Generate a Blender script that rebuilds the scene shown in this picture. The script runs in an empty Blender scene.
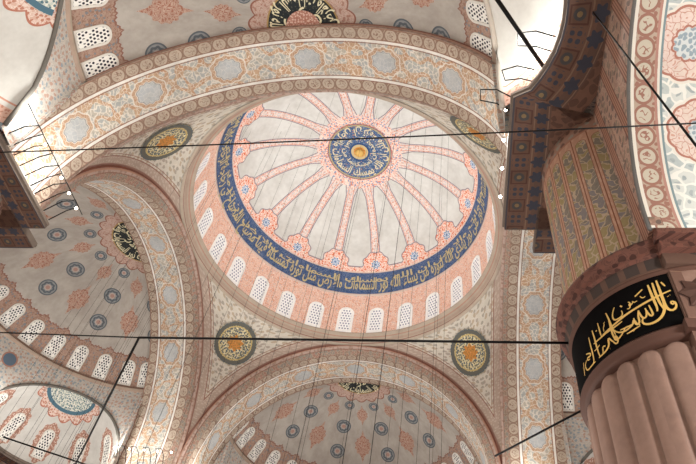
import bpy, math, random
import numpy as np
random.seed(4)
PI = math.pi
D = bpy.data
COL = bpy.context.scene.collection
sc = bpy.context.scene

# ------------------------------------------------------------------ colours
def H(h):
    h = h.lstrip('#')
    c = [int(h[i:i+2], 16)/255 for i in (0, 2, 4)]
    return tuple((x/12.92 if x <= .04045 else ((x+.055)/1.055)**2.4) for x in c) + (1,)

# ------------------------------------------------------------------ node expressions
class X:
    """a scalar socket of a node tree with arithmetic"""
    def __init__(s, b, k): s.b, s.k = b, k
    def __add__(s, o): return s.b.m('ADD', s, o)
    __radd__ = __add__
    def __sub__(s, o): return s.b.m('SUBTRACT', s, o)
    def __rsub__(s, o): return s.b.m('SUBTRACT', o, s)
    def __mul__(s, o): return s.b.m('MULTIPLY', s, o)
    __rmul__ = __mul__
    def __truediv__(s, o): return s.b.m('DIVIDE', s, o)
    def __rtruediv__(s, o): return s.b.m('DIVIDE', o, s)
    def __lt__(s, o): return s.b.m('LESS_THAN', s, o)
    def __gt__(s, o): return s.b.m('GREATER_THAN', s, o)
    def __neg__(s): return s*-1.0

class B:
    def __init__(s, nt):
        s.nt = nt
    def node(s, t): return s.nt.nodes.new(t)
    def put(s, sock, v):
        if isinstance(v, X): s.nt.links.new(v.k, sock)
        elif isinstance(v, bpy.types.NodeSocket): s.nt.links.new(v, sock)
        else: sock.default_value = v
    def m(s, op, a, b=None, c=None):
        n = s.node('ShaderNodeMath'); n.operation = op
        for i, v in enumerate((a, b, c)):
            if v is not None: s.put(n.inputs[i], v)
        return X(s, n.outputs[0])
    def abs(s, a): return s.m('ABSOLUTE', a)
    def sin(s, a): return s.m('SINE', a)
    def cos(s, a): return s.m('COSINE', a)
    def sqrt(s, a): return s.m('SQRT', a)
    def floor(s, a): return s.m('FLOOR', a)
    def fr(s, a): return s.m('FRACT', a)
    def min(s, a, b): return s.m('MINIMUM', a, b)
    def max(s, a, b): return s.m('MAXIMUM', a, b)
    def at(s, y, x): return s.m('ARCTAN2', y, x)
    def AND(s, a, b): return a*b
    def OR(s, a, b): return s.m('MAXIMUM', a, b)
    def fold(s, a, p, ph=0.0): return (s.fr(a/p+(.5-ph/p))-.5)*p        # signed distance to the nearest a = ph+k*p
    def len(s, x, y): return s.sqrt(x*x+y*y)
    def band(s, a, c, w): return s.abs(a-c) < w
    def mix(s, A, C, f):
        n = s.node('ShaderNodeMix'); n.data_type = 'RGBA'
        s.put(n.inputs[0], f); s.put(n.inputs[6], A); s.put(n.inputs[7], C)
        return n.outputs[2]
    def vec(s, u, v, w=0.0):
        n = s.node('ShaderNodeCombineXYZ')
        s.put(n.inputs[0], u); s.put(n.inputs[1], v); s.put(n.inputs[2], w)
        return n.outputs[0]
    def noise(s, u, v, scale, seed=0.0, detail=1.0):
        n = s.node('ShaderNodeTexNoise'); s.put(n.inputs['Vector'], s.vec(u, v, seed))
        n.inputs['Scale'].default_value = scale; n.inputs['Detail'].default_value = detail
        sp = s.node('ShaderNodeSeparateColor'); s.nt.links.new(n.outputs['Color'], sp.inputs[0])
        return X(s, n.outputs[0]), X(s, sp.outputs[0]), X(s, sp.outputs[1])
    def vor(s, u, v, scale, rnd=1.0, seed=0.0):
        n = s.node('ShaderNodeTexVoronoi'); s.put(n.inputs['Vector'], s.vec(u, v, seed))
        n.voronoi_dimensions = '2D' if seed == 0.0 else '3D'
        n.inputs['Scale'].default_value = scale; n.inputs['Randomness'].default_value = rnd
        sp = s.node('ShaderNodeSeparateColor'); s.nt.links.new(n.outputs['Color'], sp.inputs[0])
        return X(s, n.outputs['Distance']), X(s, sp.outputs[0]), X(s, sp.outputs[1])
    # a field of blossoms and curling stems
    def floral(s, u, v, bg, cols, scale=2.2, stem=None, stemw=.03, size=.36, warp=.35, rim=None, stems=1.1):
        _, nr, ng = s.noise(u, v, .9*scale, 3.0)
        uu = u+(nr-.5)*(warp*2/scale*1.2); vv = v+(ng-.5)*(warp*2/scale*1.2)
        d, c1, c2 = s.vor(uu, vv, scale, .75)
        out = bg
        if stem is not None:
            f, _, _ = s.noise(u, v, scale*stems, 9.0, 0.0)
            out = s.mix(out, stem, s.band(f, .5, stemw))
            out = s.mix(out, stem, s.OR(s.band(f, .36, stemw*.7), s.band(f, .64, stemw*.7)))
        col = cols[0]
        if len(cols) > 1: col = s.mix(col, cols[1], c1 > .5)
        if len(cols) > 2: col = s.mix(col, cols[2], c2 > .66)
        out = s.mix(out, col, d < size)
        if rim is not None: out = s.mix(out, rim, s.band(d, size*.52, size*.1))
        return out
    # scrollwork: coloured leaves parted by pale winding stems
    def scroll(s, u, v, cols, stem, scale=2.6, w=.07, warp=.5, core=None, size=.2):
        _, nr, ng = s.noise(u, v, .8*scale, 3.0)
        uu = u+(nr-.5)*(warp*2.4/scale); vv = v+(ng-.5)*(warp*2.4/scale)
        n = s.node('ShaderNodeTexVoronoi'); n.feature = 'DISTANCE_TO_EDGE'; n.voronoi_dimensions = '2D'
        s.put(n.inputs['Vector'], s.vec(uu, vv)); n.inputs['Scale'].default_value = scale; n.inputs['Randomness'].default_value = .9
        e = X(s, n.outputs[0]); d, c1, c2 = s.vor(uu, vv, scale, .9)
        col = cols[0]
        for i, c in enumerate(cols[1:]): col = s.mix(col, c, (c1 if i % 2 == 0 else c2) > (.5 if i == 0 else .62))
        if core is not None: col = s.mix(col, core, d < size)
        f, _, _ = s.noise(u, v, scale*3.0, 12.0, 2.0)
        col = s.mix(col, stem, s.m('MULTIPLY', f, .45))
        return s.mix(col, stem, e < w)
    def dirt(s, col, u, v, amt=.16, scale=.5, dark=None):
        f, _, _ = s.noise(u, v, scale, 21.0, 5.0)
        g, _, _ = s.noise(u, v, scale*5, 33.0, 3.0)
        k = s.m('MINIMUM', s.m('MAXIMUM', (f*.7+g*.3-.38)*3.2, 0.0), 1.0)
        return s.mix(col, dark or H('#6f6258'), k*amt)

MATS = {}
def mat(name, fn=None, color=None, rough=.8, metal=0.0, emit=None, strength=0.0, spec=.3):
    if name in MATS: return MATS[name]
    m = D.materials.new(name); m.use_nodes = True
    nt = m.node_tree; p = nt.nodes['Principled BSDF']
    p.inputs['Roughness'].default_value = rough; p.inputs['Metallic'].default_value = metal
    p.inputs['Specular IOR Level'].default_value = spec
    if fn:
        b = B(nt); uvn = b.node('ShaderNodeUVMap'); uvn.uv_map = 'UVMap'
        sp = b.node('ShaderNodeSeparateXYZ'); nt.links.new(uvn.outputs[0], sp.inputs[0])
        out = fn(b, X(b, sp.outputs[0]), X(b, sp.outputs[1]))
        b.put(p.inputs['Base Color'], out)
    else:
        b = B(nt); tc = b.node('ShaderNodeTexCoord'); n = b.node('ShaderNodeTexNoise')
        nt.links.new(tc.outputs['Object'], n.inputs['Vector']); n.inputs['Scale'].default_value = 3.0
        dk = tuple(x*.78 for x in color[:3])+(1,)
        b.put(p.inputs['Base Color'], b.mix(color, dk, X(b, n.outputs[0])))
    if emit:
        p.inputs['Emission Color'].default_value = emit; p.inputs['Emission Strength'].default_value = strength
    MATS[name] = m
    return m

# ------------------------------------------------------------------ paint recipes
R180 = PI/180
cream, ivory = H('#dccfc2'), H('#e9dfd3')
orange, bluegrey, tan = H('#b28767'), H('#9aa0a1'), H('#a48a72')
brick, brickd = H('#a0705c'), H('#7b4d3f')
plaster = H('#b4aba2')

def circles(b, u, y, ground, disc, line, per=.9, r=.33):
    x = b.fold(u, per); d = b.len(x*.86, y)
    c = b.floral(u, y, ground, [line], 5.0, None, size=.3)
    c = b.mix(c, line, d < r+.07)
    c = b.mix(c, disc, d < r)
    _, n1, _ = b.noise(u, y, 5.0, 7.0)
    c = b.mix(c, line, b.AND(d < r*.7, b.band(n1, .5, .035)))
    return c

def f_arch(b, u, v):
    g = b.scroll(u, v, [H('#a9aba6'), H('#b3a999'), H('#a0a5a5')], H('#e2d8cc'), 3.3, .1, .7, H('#8f9694'), .12)
    o = b.scroll(u, v, [H('#b78d69'), H('#c19873'), H('#b8835a')], H('#e2d2c0'), 3.6, .07, .7, H('#a5714c'), .13)
    n1, n2, _ = b.noise(u, v, 1.05, 17.0, 0.0)
    base = b.mix(g, o, b.OR(b.band(n1, .5, .075), b.band(n2, .5, .05)))
    x = b.fold(u, 5.03, 3.6); y = v-2.25; th = b.at(y, x)
    rr = b.len(x/1.12, y/.86)+b.cos(th*10)*.045
    base = b.mix(base, H('#e4dace'), rr < 1.04)
    base = b.mix(base, b.scroll(u, v, [H('#b58560'), H('#bd9270')], H('#d9c4b0'), 4.5, .06), rr < .97)
    base = b.mix(base, H('#e4dace'), rr < .76)
    base = b.mix(base, b.scroll(u, v, [H('#b0b4b8'), H('#b9bbbc')], H('#cfccc8'), 4.0, .05), rr < .7)
    base = b.mix(base, H('#8d8a88'), b.band(rr, .7, .02))
    cb1 = circles(b, u, v-.66, H('#ae9987'), H('#bba997'), H('#8f7262'))
    cb2 = circles(b, u, v-3.82, H('#ae9987'), H('#bba997'), H('#8f7262'))
    c = b.mix(base, cb1, v < 1.06); c = b.mix(c, cb2, v > 3.44)
    for p, w in ((1.08, .08), (3.4, .07)): c = b.mix(c, H('#ece6de'), b.band(v, p, w))
    for p in (.3, .98, 1.2, 3.28, 3.5, 4.14): c = b.mix(c, H('#8e6555'), b.band(v, p, .025))
    return b.dirt(c, u, v, .35)

def f_chamfer(b, u, v):
    c = b.scroll(u, v, [H('#86705f'), H('#94685a'), H('#7d7a72')], H('#ad9584'), 4.5, .07, .5)
    return b.dirt(b.mix(c, H('#8c6555'), b.band(v, .03, .03)), u, v, .3)
def f_archface(b, u, v):      # v across the moulding
    c = b.floral(u, v, H('#b0968a'), [H('#997d6e')], 3.0, None, size=.3)
    c = b.mix(c, H('#8c5647'), b.band(v, .36, .05)); c = b.mix(c, H('#b98f7a'), b.band(v, .24, .05))
    return b.dirt(c, u, v, .3)

def f_pend(b, u, v):          # u = metres from the arch edge, v = height
    c = b.floral(u*1.0, v, H('#bfb5a7'), [H('#999085'), H('#a09388'), H('#a99783')], 3.6, H('#c9bdae'), .03, .33)
    c = b.mix(c, b.floral(u, v, H('#a59082'), [H('#b5a293')], 5.0, None, size=.3), u < .55)
    for p, w in ((.08, .06), (.6, .035), (.75, .02)): c = b.mix(c, H('#8d6558'), b.band(u, p, w))
    return b.dirt(c, u, v, .3)

def f_semi(b, u, v):          # u azimuth, v polar angle, degrees
    k = 11.9*R180
    m = b.sin(v*R180)*(11.9*R180)
    c = b.dirt(plaster, u*.2, v*.2, .3, .7)
    def blue(c, v0, r):
        x = b.fold(u, 36.0)*m; y = (v-v0)*k; d = b.len(x, y)/r; th = b.at(y, x)
        c = b.mix(c, H('#8b8d8e'), d < 1.0)
        c = b.mix(c, H('#585f66'), b.OR(b.band(d, .93, .07), b.band(d+b.cos(th*8)*.05, .6, .11)))
        c = b.mix(c, H('#b8a69d'), d < .38)
        return b.mix(c, H('#a98579'), d < .24)
    def red(c, v0, a, h):
        x = b.fold(u, 36.0, 18.0)*m; y = (v-v0)*k; th = b.at(y/h, x/a)
        d = b.len(x/a, y/h)+b.cos(th*12)*.07
        fin = b.abs(x/(a*.55))+b.abs(y/(h*1.75)) < 1.0
        pat = b.floral(x, y, H('#9f6a57'), [H('#b89684')], 5.0, H('#bfa292'), .045, .2)
        return b.mix(c, pat, b.OR(d < 1.0, fin))
    c = red(c, 22.8, .5, .64); c = red(c, 38.2, .74, .92)
    c = blue(c, 18.5, .48); c = blue(c, 30.0, .7); c = blue(c, 42.3, .7)
    # painted ground round the windows with a fringe above
    fx = b.abs(b.fold(u, 6.0)); fx2 = b.abs(b.fold(u, 12.0))
    edge = 49.6+fx*.4+fx2*.2+b.abs(b.fold(u, 1.5))*.7
    zone = b.floral(u*.19, v*.2077, H('#93705f'), [H('#a98c7d'), H('#7c7f84'), H('#a98878')], 4.2, H('#a98d7e'), .05, .3)
    c = b.mix(c, zone, v > edge)
    c = b.mix(c, H('#8a5e50'), b.band(v, edge, .25))
    # red surround of the roundel
    e2 = 14.0+b.abs(b.sin(u*R180*9))*1.6
    c = b.mix(c, b.floral(b.sin(u*R180)*v*.2, b.cos(u*R180)*v*.2, H('#a5796a'), [H('#bfa093')], 5, H('#c4aa9d'), .06, .25), v < e2)
    c = b.mix(c, H('#8f5b4b'), b.band(v, e2, .25))
    return b.dirt(c, u*.2, v*.2, .22, .35)

def f_exed(b, u, v):          # u -90..90, v polar
    k = 5.35*R180; m = b.sin(v*R180)*k
    c = b.dirt(H('#cfc8c0'), u*.1, v*.1, .25, .8)
    x = b.fold(u, 34.0)*m; y = (v-67.0)*k
    hal = b.len(x/.85, y/1.45)+b.cos(b.at(y, x)*14)*.05
    red = b.floral(u*.09, v*.093, H('#c08a74'), [H('#d9b8a8')], 5.0, H('#9c6a58'), .05, .25)
    c = b.mix(c, red, hal < 1.0)
    c = b.mix(c, H('#b06a54'), b.band(hal, 1.0, .04))
    e2 = 26.0+b.abs(b.sin(u*R180*6))*5.0
    c = b.mix(c, b.floral(u*.05, v*.093, H('#c99d8b'), [H('#b7705a')], 6, None, size=.35), v < e2)
    c = b.mix(c, H('#b5715c'), b.band(v, e2, .7))
    return c

def f_spandrel(b, u, v):      # u degrees from the sector start, v height
    c = b.floral(u*.19, v, H('#b3aca4'), [H('#b59486'), H('#939ca2')], 3.4, H('#c8beb4'), .05, .3)
    x = b.fold(u, 60.0)*.18; d = b.len(x, (v-26.9))
    d = d+10.0*b.OR(u < 20.0, u > 160.0)
    c = b.mix(c, H('#a77867'), d < .62); c = b.mix(c, H('#56697c'), d < .5)
    return b.dirt(c, u*.2, v, .2)

def f_rim(b, u, v):
    return circles(b, u, v-.3, H('#a07f6f'), H('#b59d8c'), H('#7e584a'), .6, .2)

def f_blue_roundel(b, u, v):  # u,v plain metres about the centre
    d = b.len(u, v); th = b.at(v, u)
    c = b.floral(u, v, H('#a08f66'), [H('#545b62'), H('#6e6a5c')], 6.5, H('#d9cda8'), .05, .4)
    c = b.mix(c, H('#5d5a52'), b.band(d, 1.3, .12)); c = b.mix(c, H('#b39b64'), b.band(d, 1.12, .04))
    c = b.mix(c, b.floral(u, v, H('#bd7c3c'), [H('#8a6a3a')], 7, None, size=.3), d+b.cos(th*8)*.08 < .5)
    c = b.mix(c, H('#565a5c'), b.band(d, 1.42, .035))
    return c

def dome_s(z): return np.interp(z, _Z[::-1], _S[::-1])
DH, DA, DB, DP = 36.42, 11.75, 11.9, 2.62
_t = np.linspace(0, 1, 4001); _a = _t*PI/2
_r = DA*np.sin(_a)**(2/DP); _z = DH+DB*np.cos(_a)**(2/DP)
_len = np.concatenate([[0], np.cumsum(np.hypot(np.diff(_r), np.diff(_z)))])
_Z, _S = _z, _len
def dome_rz(s): return np.interp(s, _len, _r), np.interp(s, _len, _z)
S_TOP = float(dome_s(43.2)); S_BOT = float(dome_s(41.08)); S_ROS = float(dome_s(43.98)); S_END = float(_len[-1])
DPH = 83.6*R180

def f_dome(b, u, v):          # u azimuth in radians, v arc length from the crown
    a = b.fold(u, 2*PI/16, DPH)
    # radius along the profile, close enough as a polynomial of arc length
    ss = np.linspace(.3, S_END, 60); rr = np.interp(ss, _len, _r)
    co = np.polyfit(ss, rr, 4)
    r = None
    for cc in co: r = (v*float(cc) if False else (X(b, b.m('ADD', float(cc), 0.0).k) if r is None else r*v+float(cc)))
    x = a*r
    ax = b.abs(x)
    white = b.dirt(H('#d9d7d2'), u*8, v, .38, .55, H('#8b8378'))
    pink = b.floral(x, v, H('#dcbcaf'), [H('#cfa08f'), H('#c9c2c2')], 4.2, H('#e6d8d0'), .06, .33)
    red = b.floral(u*9, v, H('#da7550'), [H('#eed9cc')], 3.6, H('#f0dfd3'), .045, .2, .4, stems=1.4)
    w = .38+b.max((v-(S_ROS-4))*.02, 0.0)
    near = b.max(4.9-v, 0.0)*.22
    c = b.mix(white, pink, ax < w+near)
    c = b.mix(c, H('#8d8188'), b.band(ax, w+near, .045))
    c = b.mix(c, H('#cc7a60'), b.band(ax, b.max(w-.12, .02), .025))
    # inner collar
    e = 3.75+b.abs(b.sin(u*16.0))*.25
    c = b.mix(c, b.floral(u*3.3, v, H('#dc8e74'), [H('#eed6ca'), H('#7d95b4')], 4.5, H('#efe0d6'), .05, .3), v < e)
    # lower collar with lobes round each rosette
    d = b.len(x, v-S_ROS); th = b.at(v-S_ROS, x)
    lob = d+b.cos(th*8)*.07
    step = b.min(b.max((ax-.9)*1.2, 0.0), .55)
    zone = b.OR(lob < 1.22, v > S_ROS-.3+step)
    zone2 = b.OR(lob < 1.32, v > S_ROS-.42+step)
    c = b.mix(c, H('#93878d'), zone2)
    c = b.mix(c, red, zone)
    c = b.mix(c, H('#efe3da'), lob < .46); c = b.mix(c, H('#5f7da8'), lob < .38); c = b.mix(c, H('#dfe4ea'), b.band(lob, .2, .06))
    c = b.mix(c, H('#d8c0b2'), v > S_TOP-.16)
    # zone of the windows
    low = b.scroll(u*11.7, v, [H('#dc9f82'), H('#e2ad94'), H('#d58c6c')], H('#eedccf'), 4.2, .055, .6, H('#a9b4c4'), .13)
    c = b.mix(c, low, v > S_BOT)
    c = b.mix(c, H('#d9c3b6'), b.band(v, S_BOT+.12, .1))
    return c

def f_blueband(b, u, v):
    c = b.floral(u*11, v, H('#35507c'), [H('#5a7199')], 4.5, H('#7a8299'), .025, .16)
    return b.dirt(c, u*11, v, .2, .6, H('#25354f'))
def f_medal(b, u, v):
    d = b.len(u, v)
    c = b.floral(u, v, H('#3a5784'), [H('#8fa0b4'), H('#bfae86'), H('#c98a5e')], 3.6, H('#8c9cb0'), .02, .17)
    c = b.mix(c, H('#b9a676'), b.band(d, 2.78, .06)); c = b.mix(c, H('#d9784f'), d > 2.9)
    c = b.mix(c, H('#2f4d7a'), d < .95); c = b.mix(c, H('#cdb88a'), d < .78)
    c = b.mix(c, b.floral(u, v, H('#e0a65a'), [H('#c77f3a')], 6, None, size=.3), d < .55)
    return c
def f_halfmedal(b, u, v):
    d = b.len(u, v)
    c = b.floral(u, v, H('#262a2c'), [H('#4a4a42')], 5, None, size=.2)
    c = b.mix(c, H('#a98a5a'), d > 2.1)
    return c
def f_coral(b, u, v):
    return b.floral(u, v, H('#b98878'), [H('#d3b3a4')], 6, H('#a26b5a'), .05, .3)
def f_exmedal(b, u, v):
    d = b.len(u, v)
    c = b.floral(u, v, H('#bcc0b8'), [H('#4f6b77'), H('#8d9a94')], 6, H('#dcd6c8'), .06, .36)
    c = b.mix(c, H('#4c6a7a'), b.band(d, 1.85, .13))
    return c

def f_cornice(b, u, v):
    c = b.mix(H('#a89786'), H('#8d6557'), b.band(v, .35, .05)); c = b.mix(c, H('#a48c7c'), b.band(v, .6, .1))
    c = b.mix(c, H('#a77e6c'), b.band(v, .95, .05))
    return b.dirt(c, u, v, .35, 1.0)

def f_ledge(b, u, v):         # u along, v from the free edge inwards
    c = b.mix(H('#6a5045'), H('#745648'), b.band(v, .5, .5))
    x = b.fold(u, 1.36); y = v-.42
    sq = b.max(b.abs(x), b.abs(y)); d = b.len(x, y)
    c = b.mix(c, H('#5c3d33'), sq < .32); c = b.mix(c, H('#6f5244'), sq < .26)
    c = b.mix(c, H('#4f4c4c'), d < .2); c = b.mix(c, H('#8d7554'), d < .09)
    x2 = b.fold(u, 1.36, .68); st = b.abs(b.sin(x2*13.0)*b.sin(y*13.0)) > .5
    c = b.mix(c, H('#43444f'), b.AND(st, b.max(b.abs(x2), b.abs(y)) < .3))
    c = b.mix(c, H('#8c6f5c'), b.band(v, .82, .025)); c = b.mix(c, H('#8c6f5c'), b.band(v, 1.32, .02))
    x3 = b.fold(u, .68); d3 = b.len(x3, v-1.07)+b.cos(b.at(v-1.07, x3)*6)*.05
    c = b.mix(c, H('#41434f'), d3 < .23)
    c = b.mix(c, b.floral(u, v, H('#7a5848'), [H('#64473b')], 3, None, size=.35), v > 1.4)
    c = b.mix(c, H('#4f4b50'), v < .07)
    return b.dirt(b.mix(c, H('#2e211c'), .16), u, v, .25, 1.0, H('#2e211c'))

def f_brownwall(b, u, v):     # tall painted panels
    p = b.abs(b.fold(u, 1.15))
    c = b.floral(u, v, H('#9a7767'), [H('#6d5a52'), H('#84705f')], 3.2, H('#a98a78'), .04, .3)
    c = b.mix(c, H('#a07560'), p > .4); c = b.mix(c, H('#6f4133'), b.band(p, .4, .03)); c = b.mix(c, H('#6f4133'), b.band(p, .52, .02))
    return b.dirt(c, u, v, .25)

NF = 28
FPH = -130.9
def f_drum(b, u, v):          # painted upper drum: u degrees, v height
    x = b.fold(u, 360/NF, FPH)*(2.73*R180); ax = b.abs(x)
    top = 20.45
    dy = b.max(v-(top-.22), 0.0); d = b.len(x, dy)
    inside = d < .19
    f = b.scroll(x+v*.12, v-ax*.6, [H('#625d57'), H('#877748'), H('#64626a')], H('#ab957e'), 3.2, .07, .9)
    c = b.floral(x*2, v, H('#ad826b'), [H('#b68e77')], 3, None, size=.3)
    c = b.mix(c, H('#75452f'), b.band(ax, .3, .012))
    c = b.mix(c, H('#835542'), d < .215)
    c = b.mix(c, f, inside)
    up = b.floral(u*.048, v, H('#94705f'), [H('#6b4d42'), H('#8c8074')], 3.3, None, size=.35)
    c = b.mix(c, up, v > 20.85)
    c = b.mix(c, H('#9a6a55'), b.band(v, 20.85, .05))
    return b.dirt(c, u*.05, v, .2)
def f_carved(b, u, v):        # reddish carved leaf collar
    c = b.floral(u, v, H('#5d3b31'), [H('#72483c'), H('#462a23')], 4.5, H('#6d463b'), .06, .36)
    return b.dirt(c, u, v, .3, 1.0, H('#3a201a'))
def f_dentil(b, u, v):
    x = b.abs(b.fold(u, .5)); c = b.mix(H('#5d4439'), H('#40342f'), b.AND(x < .17, b.band(v, .3, .2)))
    return b.mix(c, H('#6d5042'), b.band(v, .03, .03))
def f_stone(b, u, v):
    c = b.dirt(H('#8e6f61'), u, v, .6, .8, H('#5e453c'))
    n, _, _ = b.noise(u, v, 9.0, 2.0, 4.0)
    return b.mix(c, H('#a48577'), b.m('MULTIPLY', n, .3))
def f_vault(b, u, v):         # u along the curve, v along the axis
    c = b.scroll(u, v, [H('#b5bdbb'), H('#cdcfca'), H('#a5b1b3')], H('#e9e6de'), 2.7, .11, .6, H('#8d9a9e'), .17)
    def med(c, u0, v0, r):
        x = u-u0; y = v-v0; th = b.at(y, x); d = b.len(x, y)/r-b.abs(b.sin(th*6))*.06
        c = b.mix(c, H('#e6ded3'), d < 1.05)
        c = b.mix(c, b.scroll(u, v, [H('#e6d8cd'), H('#ead9d0')], H('#c79484'), 4.2, .04, .6, H('#d3a595'), .14), d < .96)
        c = b.mix(c, H('#b27868'), b.band(d, .94, .035)); c = b.mix(c, H('#b27868'), b.band(d, .42, .03))
        return b.mix(c, b.floral(u, v, H('#d2d5d4'), [H('#97a5ae')], 7, None, size=.4), d < .38)
    c = med(c, 5.65, 1.5, 1.0)
    for (u0, v0) in ((3.2, 1.85), (8.1, 1.85), (10.6, 1.5), (5.65, 4.4)): c = med(c, u0, v0, .95)
    g = circles(b, u, v-.34, H('#b8a391'), H('#c6bba9'), H('#9d7062'), .62, .2)
    c = b.mix(c, g, v < .66)
    for p, w, k in ((.04, .05, '#e3dbcf'), (.66, .035, '#b48679'), (.73, .03, '#e3dbcf'), (.79, .03, '#7f9196')):
        c = b.mix(c, H(k), b.band(v, p, w))
    return b.dirt(c, u, v, .14)
def f_pane(b, u, v):
    row = b.floor(v/.2); x = b.fold(u+row*.105, .21); y = b.fold(v, .2, .1)
    d = b.len(x, y*.8)
    c = b.mix(H('#e9e4dd'), H('#2c2733'), b.AND(d < .062, b.fr(row*.37+b.floor(u/.21)*.61) > .22))
    return c
def f_paneb(b, u, v):
    row = b.floor(v/.3); x = b.fold(u+row*.13, .26); y = b.fold(v, .3, .15)
    d = b.len(x, y*.8)
    return b.mix(H('#f4f3f2'), H('#6c6e8c'), d < .066)
def f_carpet(b, u, v):
    c = b.floral(u, v, H('#5a3a33'), [H('#3a3f50'), H('#80694f')], 1.5, H('#4d2e28'), .04, .3)
    return c
def f_star(b, u, v):
    th = b.at(v, u); d = b.len(u, v); r = d*(1.0+b.abs(b.sin(th*4))*.35)
    c = b.mix(H('#6b4e42'), H('#4f362e'), r < .62); c = b.mix(c, H('#705143'), r < .42); c = b.mix(c, H('#4b3029'), d < .17)
    return b.mix(c, H('#8a6857'), b.max(b.abs(u), b.abs(v)) > .78)

# ------------------------------------------------------------------ objects
def thing(name, label, cat, loc=(0, 0, 0), group=None):
    o = D.objects.new(name, None); COL.objects.link(o); o.location = loc; o.empty_display_size = .3
    o['label'] = label; o['category'] = cat
    if group: o['group'] = group
    return o
def wloc(p):
    v = np.zeros(3)
    while p is not None: v += np.array(p.location); p = p.parent
    return v
def mk(name, V, F, m, parent=None, uv=None, smooth=True, kind=None, label=None, loc=None):
    V = np.asarray(V, float).reshape(-1, 3)
    o = D.objects.new(name, None if V is None else D.meshes.new(name))
    base = wloc(parent) if parent else (np.array(loc, float) if loc is not None else np.zeros(3))
    o.data.from_pydata((V-base).tolist(), [], [list(map(int, f)) for f in F]); COL.objects.link(o)
    if parent: o.parent = parent
    elif loc is not None: o.location = loc
    if uv is not None:
        uv = np.asarray(uv, float); l = o.data.uv_layers.new(name='UVMap')
        idx = np.zeros(len(o.data.loops), int); o.data.loops.foreach_get('vertex_index', idx)
        l.data.foreach_set('uv', uv[idx].ravel())
    if smooth: o.data.polygons.foreach_set('use_smooth', [True]*len(o.data.polygons))
    o.data.materials.append(m); o.data.update()
    if kind: o['kind'] = kind
    if label: o['label'] = label
    return o
def grid(P, UV, closed=False):
    """P (n,m,3) grid of points"""
    n, m = P.shape[:2]; F = []
    for i in range(n-1):
        for j in range(m-1):
            a = i*m+j; F.append((a, a+1, a+m+1, a+m))
    return P.reshape(-1, 3), F, np.asarray(UV, float).reshape(-1, 2)
def gmk(name, P, UV, m, parent=None, **k):
    V, F, U = grid(P, UV); return mk(name, V, F, m, parent, U, **k)
def copy_thing(o, rot, label, group=None, skip=()):
    def rec(s, parent):
        c = s.copy(); COL.objects.link(c); c.parent = parent
        for ch in list(s.children):
            if ch.name.split('.')[0] not in skip: rec(ch, c)
        return c
    c = rec(o, None)
    l = o.location; cs, sn = math.cos(rot), math.sin(rot)
    c.location = (l[0]*cs-l[1]*sn, l[0]*sn+l[1]*cs, l[2]); c.rotation_euler = (0, 0, rot)
    c['label'] = label
    if group: c['group'] = group
    return c
class MB:
    def __init__(s): s.V, s.F, s.U = [], [], []
    def box(s, a, c):
        n = len(s.V); x0, y0, z0 = a; x1, y1, z1 = c
        s.V += [(x, y, z) for z in (z0, z1) for x, y in ((x0, y0), (x1, y0), (x1, y1), (x0, y1))]
        s.F += [[n+i for i in f] for f in ((0, 3, 2, 1), (4, 5, 6, 7), (0, 1, 5, 4), (1, 2, 6, 5), (2, 3, 7, 6), (3, 0, 4, 7))]
        s.U += [(v[0]+v[1], v[2]) for v in s.V[n:]]
        return s
    def tube(s, pts, r, n=6):
        pts = np.array(pts, float); k = len(s.V)
        for i, p in enumerate(pts):
            t = pts[min(i+1, len(pts)-1)]-pts[max(i-1, 0)]; t = t/np.linalg.norm(t)
            a = np.cross(t, (0, 0, 1)) if abs(t[2]) < .9 else np.cross(t, (1, 0, 0)); a = a/np.linalg.norm(a); c = np.cross(t, a)
            for j in range(n):
                q = p+r*(a*math.cos(2*PI*j/n)+c*math.sin(2*PI*j/n)); s.V.append(tuple(q)); s.U.append((i*.3, j/n))
        for i in range(len(pts)-1):
            for j in range(n):
                s.F.append([k+i*n+j, k+i*n+(j+1) % n, k+(i+1)*n+(j+1) % n, k+(i+1)*n+j])
        s.F.append([k+j for j in range(n)][::-1]); e = k+(len(pts)-1)*n; s.F.append([e+j for j in range(n)])
        return s
    def ball(s, c, r, n=8, sz=1.0):
        k = len(s.V)
        for i in range(n+1):
            for j in range(n):
                a = PI*i/n; p = 2*PI*j/n
                s.V.append((c[0]+r*math.sin(a)*math.cos(p), c[1]+r*math.sin(a)*math.sin(p), c[2]+sz*r*math.cos(a))); s.U.append((p, a))
        for i in range(n):
            for j in range(n): s.F.append([k+i*n+j, k+(i+1)*n+j, k+(i+1)*n+(j+1) % n, k+i*n+(j+1) % n])
        return s
    def build(s, name, m, parent=None, **k): return mk(name, s.V, s.F, m, parent, s.U, **k)

def lathe(prof, a0, a1, n, cx=0., cy=0., urad=None, v=None):
    """profile list of (r, z), angles in radians; UV = (angle*urad or radians, v)"""
    prof = np.array(prof, float); A = np.linspace(a0, a1, n)
    P = np.stack([cx+np.outer(prof[:, 0], np.cos(A)), cy+np.outer(prof[:, 0], np.sin(A)), np.outer(prof[:, 1], np.ones(n))], -1)
    if v is None: v = np.concatenate([[0], np.cumsum(np.hypot(np.diff(prof[:, 0]), np.diff(prof[:, 1])))])
    U = np.stack([np.outer(np.ones(len(prof)), A*(urad or 1.0)), np.outer(v, np.ones(n))], -1)
    return P, U

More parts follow.
